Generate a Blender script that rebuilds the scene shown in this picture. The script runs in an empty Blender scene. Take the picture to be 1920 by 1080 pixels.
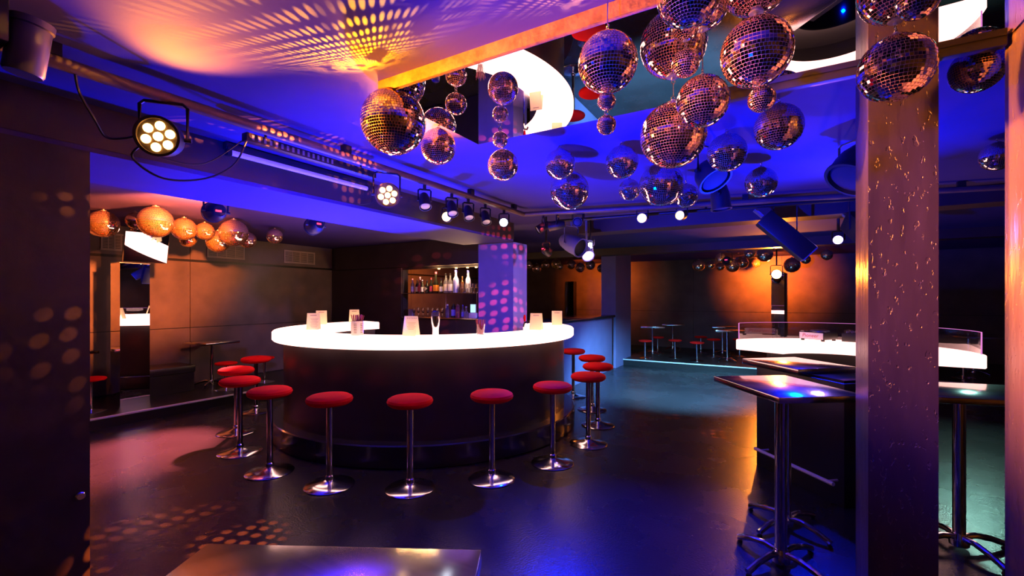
import bpy, bmesh, math, random
from mathutils import Vector, Matrix
random.seed(7)
scene = bpy.context.scene
COL = scene.collection
pi = math.pi
R_ = math.radians

# ---------------------------------------------------------------- camera, world, exposure
cam_d = bpy.data.cameras.new('camera')
cam_d.sensor_width = 36.0
cam_d.lens = 850 / 1920 * 36
cam_d.shift_y = 18 / 1920
cam_d.clip_start = 0.05
cam = bpy.data.objects.new('camera', cam_d)
COL.objects.link(cam)
cam.location = (0, 0, 1.66)
cam.rotation_euler = (R_(90), 0, R_(30.5))
scene.camera = cam

w = bpy.data.worlds.new('world')
scene.world = w
w.use_nodes = True
w.node_tree.nodes['Background'].inputs[0].default_value = (0.45, 0.03, 0.40, 1)
w.node_tree.nodes['Background'].inputs[1].default_value = 0.012
vs = scene.view_settings
vs.view_transform = 'Standard'
vs.look = 'None'
vs.gamma = 1.0
vs.use_curve_mapping = False
vs.exposure = 0.0


# ---------------------------------------------------------------- room lights
def aim(o, target):
    d = Vector(target) - o.location
    o.rotation_euler = d.to_track_quat('-Z', 'Y').to_euler()


def spot(name, loc, target, col, power, angle=70, blend=0.5, radius=0.04):
    d = bpy.data.lights.new(name, 'SPOT')
    d.color = col
    d.energy = power
    d.spot_size = R_(angle)
    d.spot_blend = blend
    d.shadow_soft_size = radius
    o = bpy.data.objects.new(name, d)
    COL.objects.link(o)
    o.location = loc
    aim(o, target)
    return o


def facet_spots(name, loc, target, col, power, angle, scale, randomness=0.35, size=0.30, patch=2.2, cut=0.5):
    """added spot with a dot pattern, imitating light thrown back by mirror ball tiles"""
    o = spot(name, loc, target, col, power, angle, 0.6, 0.004)
    d = o.data
    d.use_nodes = True
    nt = d.node_tree
    em = [n for n in nt.nodes if n.type == 'EMISSION'][0]
    tc = nt.nodes.new('ShaderNodeTexCoord')
    sep = nt.nodes.new('ShaderNodeSeparateXYZ')
    nt.links.new(tc.outputs['Normal'], sep.inputs[0])
    dx = nt.nodes.new('ShaderNodeMath'); dx.operation = 'DIVIDE'
    dy = nt.nodes.new('ShaderNodeMath'); dy.operation = 'DIVIDE'
    nt.links.new(sep.outputs[0], dx.inputs[0]); nt.links.new(sep.outputs[2], dx.inputs[1])
    nt.links.new(sep.outputs[1], dy.inputs[0]); nt.links.new(sep.outputs[2], dy.inputs[1])
    comb = nt.nodes.new('ShaderNodeCombineXYZ')
    nt.links.new(dx.outputs[0], comb.inputs[0]); nt.links.new(dy.outputs[0], comb.inputs[1])
    vo = nt.nodes.new('ShaderNodeTexVoronoi')
    vo.voronoi_dimensions = '2D'
    vo.inputs['Scale'].default_value = scale
    vo.inputs['Randomness'].default_value = randomness
    nt.links.new(comb.outputs[0], vo.inputs['Vector'])
    mr = nt.nodes.new('ShaderNodeMapRange')
    mr.inputs['From Min'].default_value = size
    mr.inputs['From Max'].default_value = size * 0.7
    nt.links.new(vo.outputs['Distance'], mr.inputs['Value'])
    no = nt.nodes.new('ShaderNodeTexNoise')
    no.noise_dimensions = '2D'
    no.inputs['Scale'].default_value = patch
    no.inputs['Detail'].default_value = 0.5
    nt.links.new(comb.outputs[0], no.inputs['Vector'])
    mp = nt.nodes.new('ShaderNodeMapRange')
    mp.inputs['From Min'].default_value = cut
    mp.inputs['From Max'].default_value = cut + 0.12
    nt.links.new(no.outputs['Fac'], mp.inputs['Value'])
    mul = nt.nodes.new('ShaderNodeMath'); mul.operation = 'MULTIPLY'
    nt.links.new(mr.outputs[0], mul.inputs[0]); nt.links.new(mp.outputs[0], mul.inputs[1])
    nt.links.new(mul.outputs[0], em.inputs['Strength'])
    return o


BLUE = (0.0, 0.012, 1.0)
ORANGE = (1.0, 0.33, 0.05)
PINK = (1.0, 0.12, 0.28)
# unseen blue spots added to colour the ceiling, soffit and columns
spot('unseen_blue_uplight', (-2.1, 0.7, 0.9), (-0.9, 4.3, 2.8), BLUE, 4000, 52, 1.0, 0.06)
spot('unseen_blue_uplight', (-2.5, 0.5, 0.5), (-2.35, 2.8, 2.8), BLUE, 1000, 50, 1.0, 0.06)
spot('unseen_blue_uplight', (0.55, 5.55, 0.95), (0.05, 3.9, 2.8), BLUE, 950, 84, 1.0, 0.012)
spot('unseen_blue_uplight', (-0.9, -0.9, 0.9), (-0.55, 1.45, 2.8), BLUE, 1300, 38, 1.0, 0.06)
spot('unseen_blue_uplight', (-4.2, 4.3, 0.95), (-4.0, 3.1, 2.53), BLUE, 1900, 95, 0.9, 0.06)
spot('unseen_blue_uplight', (-1.2, 0.3, 0.3), (-3.9, 2.65, 2.53), BLUE, 3200, 36, 1.0, 0.06)
spot('blue_wash', (-2.75, 3.2, 2.45), (-3.9, 6.1, 1.8), BLUE, 420, 45, 0.9, 0.05)
spot('blue_wash', (-1.6, 0.4, 2.3), (0.5, 2.7, 1.7), BLUE, 330, 40, 0.9, 0.05)
# blue washes on the floor
spot('blue_wash', (-2.2, 4.8, 2.5), (-1.0, 2.6, 0.0), BLUE, 900, 55, 1.0, 0.04)
spot('blue_wash', (0.2, 5.6, 2.5), (-0.3, 3.0, 0.0), BLUE, 800, 50, 1.0, 0.04)
# dance floor washes beside the record booth
spot('cyan_wash', (-1.0, 6.9, 2.6), (-1.6, 8.6, 0.0), (0.20, 0.62, 1.0), 4600, 80, 0.9, 0.05)
spot('white_blue_wash', (0.3, 6.5, 2.3), (-3.4, 8.2, 0.8), (0.08, 0.25, 1.0), 380, 52, 0.8, 0.05)
spot('lilac_wash', (-0.4, 6.2, 2.4), (-3.57, 6.35, 1.9), (0.45, 0.28, 1.0), 420, 32, 0.8, 0.05)
spot('green_wash', (2.5, 9.5, 2.6), (2.0, 6.5, 0.0), (0.40, 0.95, 0.80), 190, 60, 0.9, 0.05)
# warm wash of the far wall and of the left lounge
spot('amber_wash', (-0.3, 12.4, 2.45), (-0.2, 14.4, 2.25), (1.0, 0.15, 0.01), 1300, 84, 1.0, 0.05)
spot('amber_wash', (-5.2, 12.2, 2.45), (-5.0, 14.4, 2.2), (1.0, 0.15, 0.01), 320, 90, 1.0, 0.05)
spot('amber_wash', (-7.3, 8.9, 2.45), (-9.0, 9.8, 2.0), (1.0, 0.22, 0.02), 260, 90, 1.0, 0.05)
spot('rose_reflection_spot', (-7.2, 4.6, 2.6), (-5.95, 2.1, 0.0), (1.0, 0.16, 0.17), 15000, 28, 0.9, 0.05)  # added spot imitating the warm lounge reflection on the floor
# added dotted spots imitating broken light from the mirror balls
facet_spots('ball_sparkle', (-1.78, 1.60, 2.62), (-1.66, 1.15, 2.80), (1.0, 0.42, 0.0), 300, 150, 11, 0.15, 0.34, 2.0, 0.34)
facet_spots('ball_sparkle', (-0.62, 1.70, 2.66), (-0.75, 1.30, 2.80), (1.0, 0.4, 0.05), 60, 120, 12, 0.15, 0.30, 2.0, 0.40)
facet_spots('ball_sparkle', (-1.95, 2.0, 2.45), (-3.5, 2.1, 2.6), (1.0, 0.22, 0.04), 520, 75, 17, 0.3, 0.36, 2.6, 0.55)
facet_spots('ball_sparkle', (-1.95, 1.7, 2.45), (-3.5, 0.85, 1.7), (1.0, 0.22, 0.04), 170, 60, 17, 0.3, 0.34, 3.0, 0.56)
facet_spots('ball_sparkle', (-1.7, 2.2, 2.35), (-3.42, 1.52, 0.0), (1.0, 0.16, 0.02), 6000, 24, 30, 0.2, 0.36, 5.0, 0.47)
facet_spots('ball_sparkle', (-1.1, 3.6, 2.4), (-3.9, 6.1, 1.9), (1.0, 0.06, 0.10), 2600, 30, 26, 0.3, 0.36, 4.0, 0.46)
facet_spots('ball_sparkle', (-0.3, 4.4, 2.45), (-0.75, 6.3, 0.0), (1.0, 0.12, 0.02), 4000, 22, 26, 0.2, 0.36, 5.0, 0.54)


# ---------------------------------------------------------------- materials
MATS = {}


def mat(name, base, rough=0.5, metal=0.0, spec=0.5, noise=None, bump=None, stretch=None, sheen=0.0, trans=0.0, emit=None,
        coat=0.0):
    """noise=(scale, amount): mottling of the base colour; bump=(scale, strength)"""
    m = bpy.data.materials.new(name)
    m.use_nodes = True
    nt = m.node_tree
    b = nt.nodes['Principled BSDF']
    b.inputs['Base Color'].default_value = (*base, 1)
    b.inputs['Roughness'].default_value = rough
    b.inputs['Metallic'].default_value = metal
    b.inputs['Specular IOR Level'].default_value = spec
    b.inputs['Coat Weight'].default_value = coat
    if sheen:
        b.inputs['Sheen Weight'].default_value = sheen
    if trans:
        b.inputs['Transmission Weight'].default_value = trans
    if emit:
        b.inputs['Emission Color'].default_value = (*emit[0], 1)
        b.inputs['Emission Strength'].default_value = emit[1]
    if noise or bump:
        tc = nt.nodes.new('ShaderNodeTexCoord')
        mp = nt.nodes.new('ShaderNodeMapping')
        if stretch:
            mp.inputs['Scale'].default_value = stretch
        nt.links.new(tc.outputs['Object'], mp.inputs['Vector'])
    if noise:
        n = nt.nodes.new('ShaderNodeTexNoise')
        n.inputs['Scale'].default_value = noise[0]
        n.inputs['Detail'].default_value = 6
        nt.links.new(mp.outputs[0], n.inputs['Vector'])
        cr = nt.nodes.new('ShaderNodeValToRGB')
        lo = [max(0, c * (1 - noise[1])) for c in base]
        hi = [min(1, c * (1 + noise[1])) for c in base]
        cr.color_ramp.elements[0].color = (*lo, 1)
        cr.color_ramp.elements[1].color = (*hi, 1)
        cr.color_ramp.elements[0].position = 0.3
        cr.color_ramp.elements[1].position = 0.7
        nt.links.new(n.outputs['Fac'], cr.inputs[0])
        nt.links.new(cr.outputs[0], b.inputs['Base Color'])
        rr = nt.nodes.new('ShaderNodeMapRange')
        rr.inputs['To Min'].default_value = max(0.02, rough * 0.9)
        rr.inputs['To Max'].default_value = min(1, rough * 1.12)
        nt.links.new(n.outputs['Fac'], rr.inputs['Value'])
        nt.links.new(rr.outputs[0], b.inputs['Roughness'])
    if bump:
        n2 = nt.nodes.new('ShaderNodeTexNoise')
        n2.inputs['Scale'].default_value = bump[0]
        n2.inputs['Detail'].default_value = 5
        nt.links.new(mp.outputs[0], n2.inputs['Vector'])
        bu = nt.nodes.new('ShaderNodeBump')
        bu.inputs['Strength'].default_value = bump[1]
        bu.inputs['Distance'].default_value = 0.02
        nt.links.new(n2.outputs['Fac'], bu.inputs['Height'])
        nt.links.new(bu.outputs[0], b.inputs['Normal'])
    MATS[name] = m
    return m


def emis(name, col, strength):
    m = bpy.data.materials.new(name)
    m.use_nodes = True
    nt = m.node_tree
    nt.nodes.clear()
    e = nt.nodes.new('ShaderNodeEmission')
    e.inputs[0].default_value = (*col, 1)
    e.inputs[1].default_value = strength
    o = nt.nodes.new('ShaderNodeOutputMaterial')
    nt.links.new(e.outputs[0], o.inputs[0])
    MATS[name] = m
    return m


M_CEIL = mat('ceiling_paint', (0.085, 0.06, 0.21), 0.75, spec=0.08, noise=(3, 0.06), bump=(60, 0.03))
M_FLOOR = mat('sealed_concrete_floor', (0.017, 0.015, 0.019), 0.27, spec=0.35, noise=(1.7, 0.2), bump=(70, 0.12))
M_WALL = mat('dark_wall_board', (0.12, 0.09, 0.09), 0.42, noise=(2.5, 0.25), bump=(30, 0.05))
M_WALLB = mat('black_wall_board', (0.035, 0.028, 0.03), 0.40, noise=(2.5, 0.25))
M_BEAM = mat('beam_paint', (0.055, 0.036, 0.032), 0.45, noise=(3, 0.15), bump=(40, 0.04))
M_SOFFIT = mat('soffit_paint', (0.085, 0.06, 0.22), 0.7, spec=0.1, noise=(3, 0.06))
M_PILLAR = mat('dark_pillar_board', (0.025, 0.020, 0.027), 0.5, noise=(5, 0.4), bump=(25, 0.12))
M_COLP = mat('pale_column_paint', (0.17, 0.15, 0.34), 0.55, spec=0.15, noise=(4, 0.08))
M_BLACK = mat('black_paint', (0.012, 0.011, 0.012), 0.35)
M_BARBODY = mat('bar_front_laminate', (0.028, 0.022, 0.026), 0.32, noise=(2, 0.3))
M_STEP = mat('bar_step_gloss', (0.02, 0.018, 0.025), 0.16)
M_CHROME = mat('chrome', (0.80, 0.80, 0.82), 0.10, 1.0)
M_BRUSH = mat('brushed_steel', (0.62, 0.61, 0.62), 0.15, 1.0, noise=(6, 0.08), stretch=(1, 14, 1))
M_NOSE = mat('aluminium_nosing', (0.75, 0.72, 0.75), 0.5, 0.3)
M_RED = mat('red_felt', (0.90, 0.006, 0.006), 0.9, spec=0.2, bump=(220, 0.12))
M_MIRROR = mat('mirror_glass', (0.93, 0.93, 0.94), 0.005, 1.0)
M_TILE = mat('mirror_tile', (0.95, 0.86, 0.76), 0.03, 1.0)
M_CORE = mat('ball_grout', (0.78, 0.50, 0.20), 0.5)
M_GOLD = mat('ochre_edge', (0.36, 0.17, 0.025), 0.55, spec=0.2, noise=(18, 0.35), bump=(50, 0.2))
M_PIPE = mat('brown_pipe', (0.16, 0.095, 0.075), 0.4, noise=(6, 0.2))
M_LAMPB = mat('lamp_black', (0.018, 0.017, 0.018), 0.45)
M_LENSD = mat('dark_lens', (0.04, 0.04, 0.06), 0.5, spec=0.1)
M_LAMPG = mat('lamp_silver', (0.42, 0.42, 0.45), 0.35, 0.7)
M_GLASS = mat('clear_glass', (1, 1, 1), 0.02, trans=1.0)
M_ACRYL = mat('acrylic_guard', (0.95, 0.88, 0.95), 0.02, trans=1.0)
M_PAPER = mat('menu_paper', (0.98, 0.93, 0.66), 0.8)
M_INK = mat('menu_ink', (0.35, 0.22, 0.18), 0.8)
M_CABLE = mat('cable_rubber', (0.015, 0.015, 0.018), 0.4)
M_PLASTW = mat('white_plastic', (0.75, 0.70, 0.74), 0.35)
M_TUBE = mat('tube_lamp_casing', (0.75, 0.74, 0.80), 0.3, emit=((0.22, 0.10, 1.0), 0.7))
M_VENT = mat('vent_slat_paint', (0.42, 0.34, 0.32), 0.5)
M_STRAW = mat('dark_red_straw', (0.32, 0.03, 0.06), 0.4)
# translucent paper
nt = M_PAPER.node_tree
tr = nt.nodes.new('ShaderNodeBsdfTranslucent'); tr.inputs[0].default_value = (1.0, 0.97, 0.70, 1)
mx = nt.nodes.new('ShaderNodeMixShader'); mx.inputs[0].default_value = 0.55
nt.links.new(nt.nodes['Principled BSDF'].outputs[0], mx.inputs[1]); nt.links.new(tr.outputs[0], mx.inputs[2])
nt.links.new(mx.outputs[0], [n for n in nt.nodes if n.type == 'OUTPUT_MATERIAL'][0].inputs[0])
# concrete columns: pitted render with vertical streaks


def column_mat(name, base):
    m = mat(name, base, 0.33, noise=(5, 0.30), bump=(12, 0.3), stretch=(1, 1, 0.25))
    nt = m.node_tree
    b = nt.nodes['Principled BSDF']
    tc = [n for n in nt.nodes if n.type == 'TEX_COORD'][0]
    vo = nt.nodes.new('ShaderNodeTexNoise'); vo.inputs['Scale'].default_value = 28; vo.inputs['Detail'].default_value = 3
    mp = nt.nodes.new('ShaderNodeMapping'); mp.inputs['Scale'].default_value = (1.6, 1.6, 0.8)
    nt.links.new(tc.outputs['Object'], mp.inputs[0]); nt.links.new(mp.outputs[0], vo.inputs['Vector'])
    mr = nt.nodes.new('ShaderNodeMapRange'); mr.inputs['From Min'].default_value = 0.62; mr.inputs['From Max'].default_value = 0.67
    mr.inputs['To Min'].default_value = 1.0; mr.inputs['To Max'].default_value = 0.0
    nt.links.new(vo.outputs['Fac'], mr.inputs['Value'])
    bu = [n for n in nt.nodes if n.type == 'BUMP'][0]
    bu2 = nt.nodes.new('ShaderNodeBump'); bu2.inputs['Strength'].default_value = 0.5; bu2.inputs['Distance'].default_value = 0.01
    nt.links.new(mr.outputs[0], bu2.inputs['Height']); nt.links.new(bu.outputs[0], bu2.inputs['Normal'])
    nt.links.new(bu2.outputs[0], b.inputs['Normal'])
    return m


M_CONC = column_mat('pitted_render', (0.055, 0.042, 0.075))
M_CONC2 = column_mat('lit_pitted_render', (0.17, 0.12, 0.14))  # lighter copy of the column render; edge column's brighter light put into colour
E_BAR = emis('backlit_counter', (1.0, 0.50, 0.42), 4.2)
E_DJ = emis('backlit_booth_counter', (1.0, 0.48, 0.42), 3.2)
E_LED = emis('amber_led', (1.0, 0.36, 0.06), 45)
E_STAR = emis('amber_lamp_lens', (1.0, 0.45, 0.08), 90)
E_RED = emis('red_display', (1.0, 0.03, 0.10), 4)
E_WARM = emis('warm_bulb', (1.0, 0.62, 0.25), 6)
E_WHITE = emis('cold_bulb', (0.8, 0.85, 1.0), 12)
E_VIOLET = emis('violet_lens', (0.35, 0.2, 1.0), 25)
E_SCREEN = emis('small_screen', (0.45, 0.8, 1.0), 1.4)
E_RIM = emis('painted_edge_glow', (0.9, 0.25, 0.75), 0.9)  # emission imitates counter light carried into the acrylic edges
E_DOT = emis('indicator', (1.0, 0.3, 0.05), 3)


# ---------------------------------------------------------------- mesh helpers
def NB():
    return bmesh.new()


def box(bm, c, s, rz=0.0, bev=0.0, mtx=None):
    r = bmesh.ops.create_cube(bm, size=1.0)
    vs_ = r['verts']
    if mtx is None:
        mtx = Matrix.Translation(c) @ Matrix.Rotation(rz, 4, 'Z')
    else:
        mtx = mtx @ Matrix.Translation(c) @ Matrix.Rotation(rz, 4, 'Z')
    bmesh.ops.transform(bm, matrix=mtx @ Matrix.Diagonal((*s, 1)), verts=vs_)
    if bev > 0:
        es = list({e for v in vs_ for e in v.link_edges})
        bmesh.ops.bevel(bm, geom=es, offset=bev, segments=2, profile=0.5, affect='EDGES')
    return bm


def lathe(bm, prof, n=32, mtx=Matrix()):
    """prof: list of (r, z) from bottom to top"""
    rings = []
    for r, z in prof:
        if r < 1e-6:
            rings.append([bm.verts.new(mtx @ Vector((0, 0, z)))])
        else:
            rings.append([bm.verts.new(mtx @ Vector((r * math.cos(2 * pi * i / n), r * math.sin(2 * pi * i / n), z))) for i in range(n)])
    for a, b in zip(rings[:-1], rings[1:]):
        for i in range(n):
            j = (i + 1) % n
            if len(a) == 1 and len(b) == 1:
                continue
            if len(a) == 1:
                bm.faces.new((a[0], b[j], b[i]))
            elif len(b) == 1:
                bm.faces.new((a[i], a[j], b[0]))
            else:
                bm.faces.new((a[i], a[j], b[j], b[i]))
    return bm


def dirm(pos, d):
    """matrix whose +Z runs along d"""
    return Matrix.Translation(pos) @ Vector(d).to_track_quat('Z', 'Y').to_matrix().to_4x4()


def rod(bm, a, b, r, n=10, r2=None):
    a = Vector(a); b = Vector(b)
    L = (b - a).length
    r2 = r if r2 is None else r2
    return lathe(bm, [(0, 0), (r, 0), (r2, L), (0, L)], n, dirm(a, b - a))


def sweep(bm, pts, r, n=8, closed=False):
    pts = [Vector(p) for p in pts]
    rings = []
    N = len(pts)
    for i, p in enumerate(pts):
        t = (pts[(i + 1) % N] - pts[i - 1]) if closed else (pts[min(i + 1, N - 1)] - pts[max(i - 1, 0)])
        q = t.to_track_quat('Z', 'Y').to_matrix()
        rings.append([bm.verts.new(p + q @ Vector((r * math.cos(2 * pi * k / n), r * math.sin(2 * pi * k / n), 0))) for k in range(n)])
    for i in range(N if closed else N - 1):
        a, b = rings[i], rings[(i + 1) % N]
        for k in range(n):
            j = (k + 1) % n
            bm.faces.new((a[k], a[j], b[j], b[k]))
    if not closed:
        bm.faces.new(rings[0][::-1]); bm.faces.new(rings[-1])
    return bm


def arc_slab(bm, c, r0, r1, z0, z1, a0, a1, n=64, bev=0.0):
    """ring segment with rectangular section, angles in degrees"""
    sec = [(r0, z0), (r1, z0), (r1, z1), (r0, z1)]
    if bev:
        sec = [(r0, z0), (r1 - bev, z0), (r1, z0 + bev), (r1, z1 - bev), (r1 - bev, z1), (r0 + bev, z1), (r0, z1 - bev)]
    rings = []
    for i in range(n + 1):
        a = R_(a0 + (a1 - a0) * i / n)
        rings.append([bm.verts.new((c[0] + r * math.cos(a), c[1] + r * math.sin(a), z)) for r, z in sec])
    m = len(sec)
    for a, b in zip(rings[:-1], rings[1:]):
        for k in range(m):
            j = (k + 1) % m
            bm.faces.new((a[k], b[k], b[j], a[j]))
    bm.faces.new(rings[0]); bm.faces.new(rings[-1][::-1])
    return bm


def prism(bm, poly, z0, z1):
    lo = [bm.verts.new((x, y, z0)) for x, y in poly]
    hi = [bm.verts.new((x, y, z1)) for x, y in poly]
    bm.faces.new(lo[::-1]); bm.faces.new(hi)
    n = len(poly)
    for i in range(n):
        j = (i + 1) % n
        bm.faces.new((lo[i], lo[j], hi[j], hi[i]))
    return bm


def mesh_of(name, bm, m, smooth=True):
    bmesh.ops.recalc_face_normals(bm, faces=bm.faces[:])
    me = bpy.data.meshes.new(name)
    bm.to_mesh(me)
    bm.free()
    me.materials.append(m)
    if smooth:
        for p in me.polygons:
            p.use_smooth = True
        me.set_sharp_from_angle(angle=R_(35))
    return me


def obj(name, bm, m, parent=None, smooth=True, label=None, kind=None, loc=None):
    me = bm if isinstance(bm, bpy.types.Mesh) else mesh_of(name, bm, m, smooth)
    o = bpy.data.objects.new(name, me)
    COL.objects.link(o)
    if parent:
        o.parent = parent
    if loc is not None:
        o.location = loc
    if label:
        o['label'] = label
    if kind:
        o['kind'] = kind
    return o


def thing(name, label, cat, loc=(0, 0, 0), rz=0.0, group=None):
    o = bpy.data.objects.new(name, None)
    o.empty_display_size = 0.1
    COL.objects.link(o)
    o.location = loc
    o.rotation_euler = (0, 0, rz)
    o['label'] = label
    o['category'] = cat
    if group:
        o['group'] = group
    return o


def tag(o, label, cat, group=None):
    o['label'] = label
    o['category'] = cat
    if group:
        o['group'] = group
    return o


def struct(name, bm, m, label=None, parent=None, smooth=False):
    o = obj(name, bm, m, parent, smooth)
    if parent is None:
        o['kind'] = 'structure'
    if label:
        o['label'] = label
    return o


def copy_tree(root, loc, rz=0.0, label=None, group=None):
    r = root.copy()
    COL.objects.link(r)
    r.location = loc
    r.rotation_euler = (0, 0, rz)
    if label:
        r['label'] = label
    if group:
        r['group'] = group
    for ch in root.children:
        c = ch.copy(); COL.objects.link(c); c.parent = r
        for g in ch.children:
            d = g.copy(); COL.objects.link(d); d.parent = c
    return r


ORD = ['first', 'second', 'third', 'fourth', 'fifth', 'sixth', 'seventh', 'eighth', 'ninth', 'tenth', 'eleventh', 'twelfth', 'thirteenth', 'fourteenth']

# ================================================================ THE SETTING
XL, XR, YF, YB, ZC = -9.0, 4.6, -2.6, 14.4, 2.80
struct('floor', box(NB(), ((XL + XR) / 2, (YF + YB) / 2, -0.1), (XR - XL + 0.4, YB - YF + 0.4, 0.2)), M_FLOOR, 'dark sealed concrete floor with glossy sheen')
struct('ceiling', box(NB(), ((XL + XR) / 2, (YF + YB) / 2, ZC + 0.1), (XR - XL + 0.4, YB - YF + 0.4, 0.2)), M_CEIL, 'smooth painted ceiling washed in blue and violet light')
wall_left = struct('wall_left', box(NB(), (XL - 0.1, (YF + YB) / 2, ZC / 2), (0.2, YB - YF, ZC)), M_BLACK, 'dark wall of the left lounge')
wall_back = struct('wall_back', box(NB(), ((XL + XR) / 2, YB + 0.1, ZC / 2), (XR - XL + 0.4, 0.2, ZC)), M_BLACK, 'far dark wall lit amber')
struct('wall_right', box(NB(), (XR + 0.1, (YF + YB) / 2, ZC / 2), (0.2, YB - YF, ZC)), M_WALLB, 'dark wall on the right side')
struct('wall_front', box(NB(), ((XL + XR) / 2, YF - 0.1, ZC / 2), (XR - XL + 0.4, 0.2, ZC)), M_WALLB, 'dark wall behind the viewer')
# boards on the left and far walls, joints recessed
for y0, y1 in ((-2.6, -0.4), (-0.4, 1.8), (1.8, 4.02), (4.02, 6.98), (7.18, 9.6), (9.6, 12.0), (12.0, 14.36)):
    for z0, z1 in ((0.15, 1.13), (1.13, 2.30), (2.33, 2.80)):
        obj('wall_panel', box(NB(), (XL + 0.012, (y0 + y1) / 2, (z0 + z1) / 2), (0.024, y1 - y0 - 0.012, z1 - z0 - 0.012)), M_WALL, wall_left, False)
for i in range(6):
    x0 = XL + i * (XR - XL) / 6
    x1 = x0 + (XR - XL) / 6
    for z0, z1 in ((0.15, 1.25), (1.25, 2.80)):
        obj('wall_panel', box(NB(), ((x0 + x1) / 2, YB - 0.012, (z0 + z1) / 2), (x1 - x0 - 0.012, 0.024, z1 - z0 - 0.012)), M_WALL, wall_back, False)
# wall behind the bar with its bottle opening
bw = NB()
box(bw, ((XL - 6.774) / 2, 7.08, ZC / 2), (XL * -1 - 6.774, 0.16, ZC))
box(bw, ((-6.774 - 4.30) / 2, 7.08, 0.62), (2.474, 0.16, 1.24))
box(bw, ((-6.774 - 4.30) / 2, 7.08, 2.535), (2.474, 0.16, 0.53))
box(bw, (-4.575, 7.08, 1.755), (0.55, 0.16, 1.03))
wall_bar = struct('wall_bar', bw, M_WALLB, 'black wall behind the bar with a lit bottle opening')
obj('wall_panel', box(NB(), (-7.88, 6.985, 1.25), (2.18, 0.03, 2.06)), M_WALLB, wall_bar, False)
obj('wall_panel', box(NB(), (-6.55, 6.96, 2.54), (4.5, 0.08, 0.50)), M_WALLB, wall_bar, False)
# drop beam over the bar
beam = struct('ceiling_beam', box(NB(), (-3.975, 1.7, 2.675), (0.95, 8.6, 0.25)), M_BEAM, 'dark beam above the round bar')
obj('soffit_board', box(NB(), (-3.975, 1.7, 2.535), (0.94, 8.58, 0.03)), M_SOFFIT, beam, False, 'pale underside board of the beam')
struct('ceiling_beam', box(NB(), (1.0, 6.55, 2.71), (7.2, 0.35, 0.18)), M_BEAM, 'shallow beam crossing the ceiling beyond the far lamp rail')
struct('ceiling_beam', box(NB(), (-2.2, 10.3, 2.72), (13.5, 0.30, 0.16)), M_BEAM, 'farthest shallow beam before the amber wall')
# pillars and columns
struct('pillar_left', box(NB(), (-3.975, -0.78, 1.26), (0.95, 3.64, 2.52)), M_PILLAR, 'dark broad pillar at the left edge of the view')
struct('column_bar', box(NB(), (-3.90, 6.32, 1.265), (0.66, 0.44, 2.53)), M_COLP, 'square column behind the bar catching blue and lilac light')
struct('column_far', box(NB(), (-3.49, 11.07, 1.40), (0.355, 1.26, 2.8)), M_COLP, 'slim column at the end of the low counter')
struct('column_right', box(NB(), (0.48, 2.86, 1.40), (0.245, 0.40, 2.8)), M_CONC, 'rough rendered column right of the standing tables')
struct('column_edge', box(NB(), (1.06, 2.42, 1.40), (0.48, 0.56, 2.8)), M_CONC2, 'rough rendered column cut by the right edge')
# raised platforms with metal nosing
pl = struct('platform_left', box(NB(), (-8.19, 2.2, 0.072), (1.62, 9.6, 0.144)), M_BLACK, 'raised black platform of the left lounge')
obj('nosing', box(NB(), (-7.378, 2.2, 0.138), (0.035, 9.6, 0.026), bev=0.004), M_NOSE, pl)
pf = struct('platform_far', box(NB(), (0.62, 12.72, 0.072), (7.9, 3.36, 0.144)), M_BLACK, 'raised black platform along the far wall')
obj('nosing', box(NB(), (0.62, 11.03, 0.138), (7.9, 0.035, 0.026), bev=0.004), M_NOSE, pf)

# ================================================================ CEILING MIRROR
t = thing('ceiling_mirror', 'long mirror panel hung flat under the ceiling with ochre edges', 'mirror', (0, 0, 0))
obj('mirror_face', box(NB(), (-0.5, 2.16, 2.734), (2.62, 0.90, 0.008)), M_MIRROR, t, False)
obj('frame', box(NB(), (-0.5, 2.16, 2.769), (2.64, 0.92, 0.062)), M_GOLD, t, False, 'ochre painted edge')
strip = thing('lamp_strip', 'black perforated lamp strip along the far side of the ceiling mirror', 'lamp strip', (0.28, 2.645, 2.745))
obj('channel', box(NB(), (0, 0, 0.0), (1.05, 0.045, 0.10), bev=0.004), M_LAMPB, strip)
for i in range(22):
    obj('hole', lathe(NB(), [(0.008, 0), (0.008, 0.004), (0, 0.004)], 8, dirm((-0.5 + i * 0.0475, -0.0225, 0.01), (0, -1, 0))), M_LAMPG, strip)

# ================================================================ ROUND BAR
BC = (-4.2, 4.9)
bar = thing('round_bar', 'round bar with glowing white-pink counter and dark curved front', 'bar', (*BC, 0))
obj('counter_slab', arc_slab(NB(), (0, 0), 1.48, 1.977, 1.15, 1.26, -195, 58, 120, 0.014), E_BAR, bar, True, 'backlit white-pink counter slab')
obj('bar_front', arc_slab(NB(), (0, 0), 1.62, 1.85, 0.22, 1.148, -195, 58, 120), M_BARBODY, bar, True, 'dark curved front panel')
obj('foot_step', arc_slab(NB(), (0, 0), 1.60, 1.99, 0.0, 0.23, -195, 58, 120, 0.012), M_STEP, bar, True, 'glossy black foot step')
obj('worktop', arc_slab(NB(), (0, 0), 1.10, 1.60, 0.86, 0.90, -190, 54, 80), M_BRUSH, bar, True, 'steel worktop inside the bar')
obj('under_cabinet', arc_slab(NB(), (0, 0), 1.15, 1.60, 0.0, 0.859, -190, 54, 80), M_BARBODY, bar)
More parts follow.
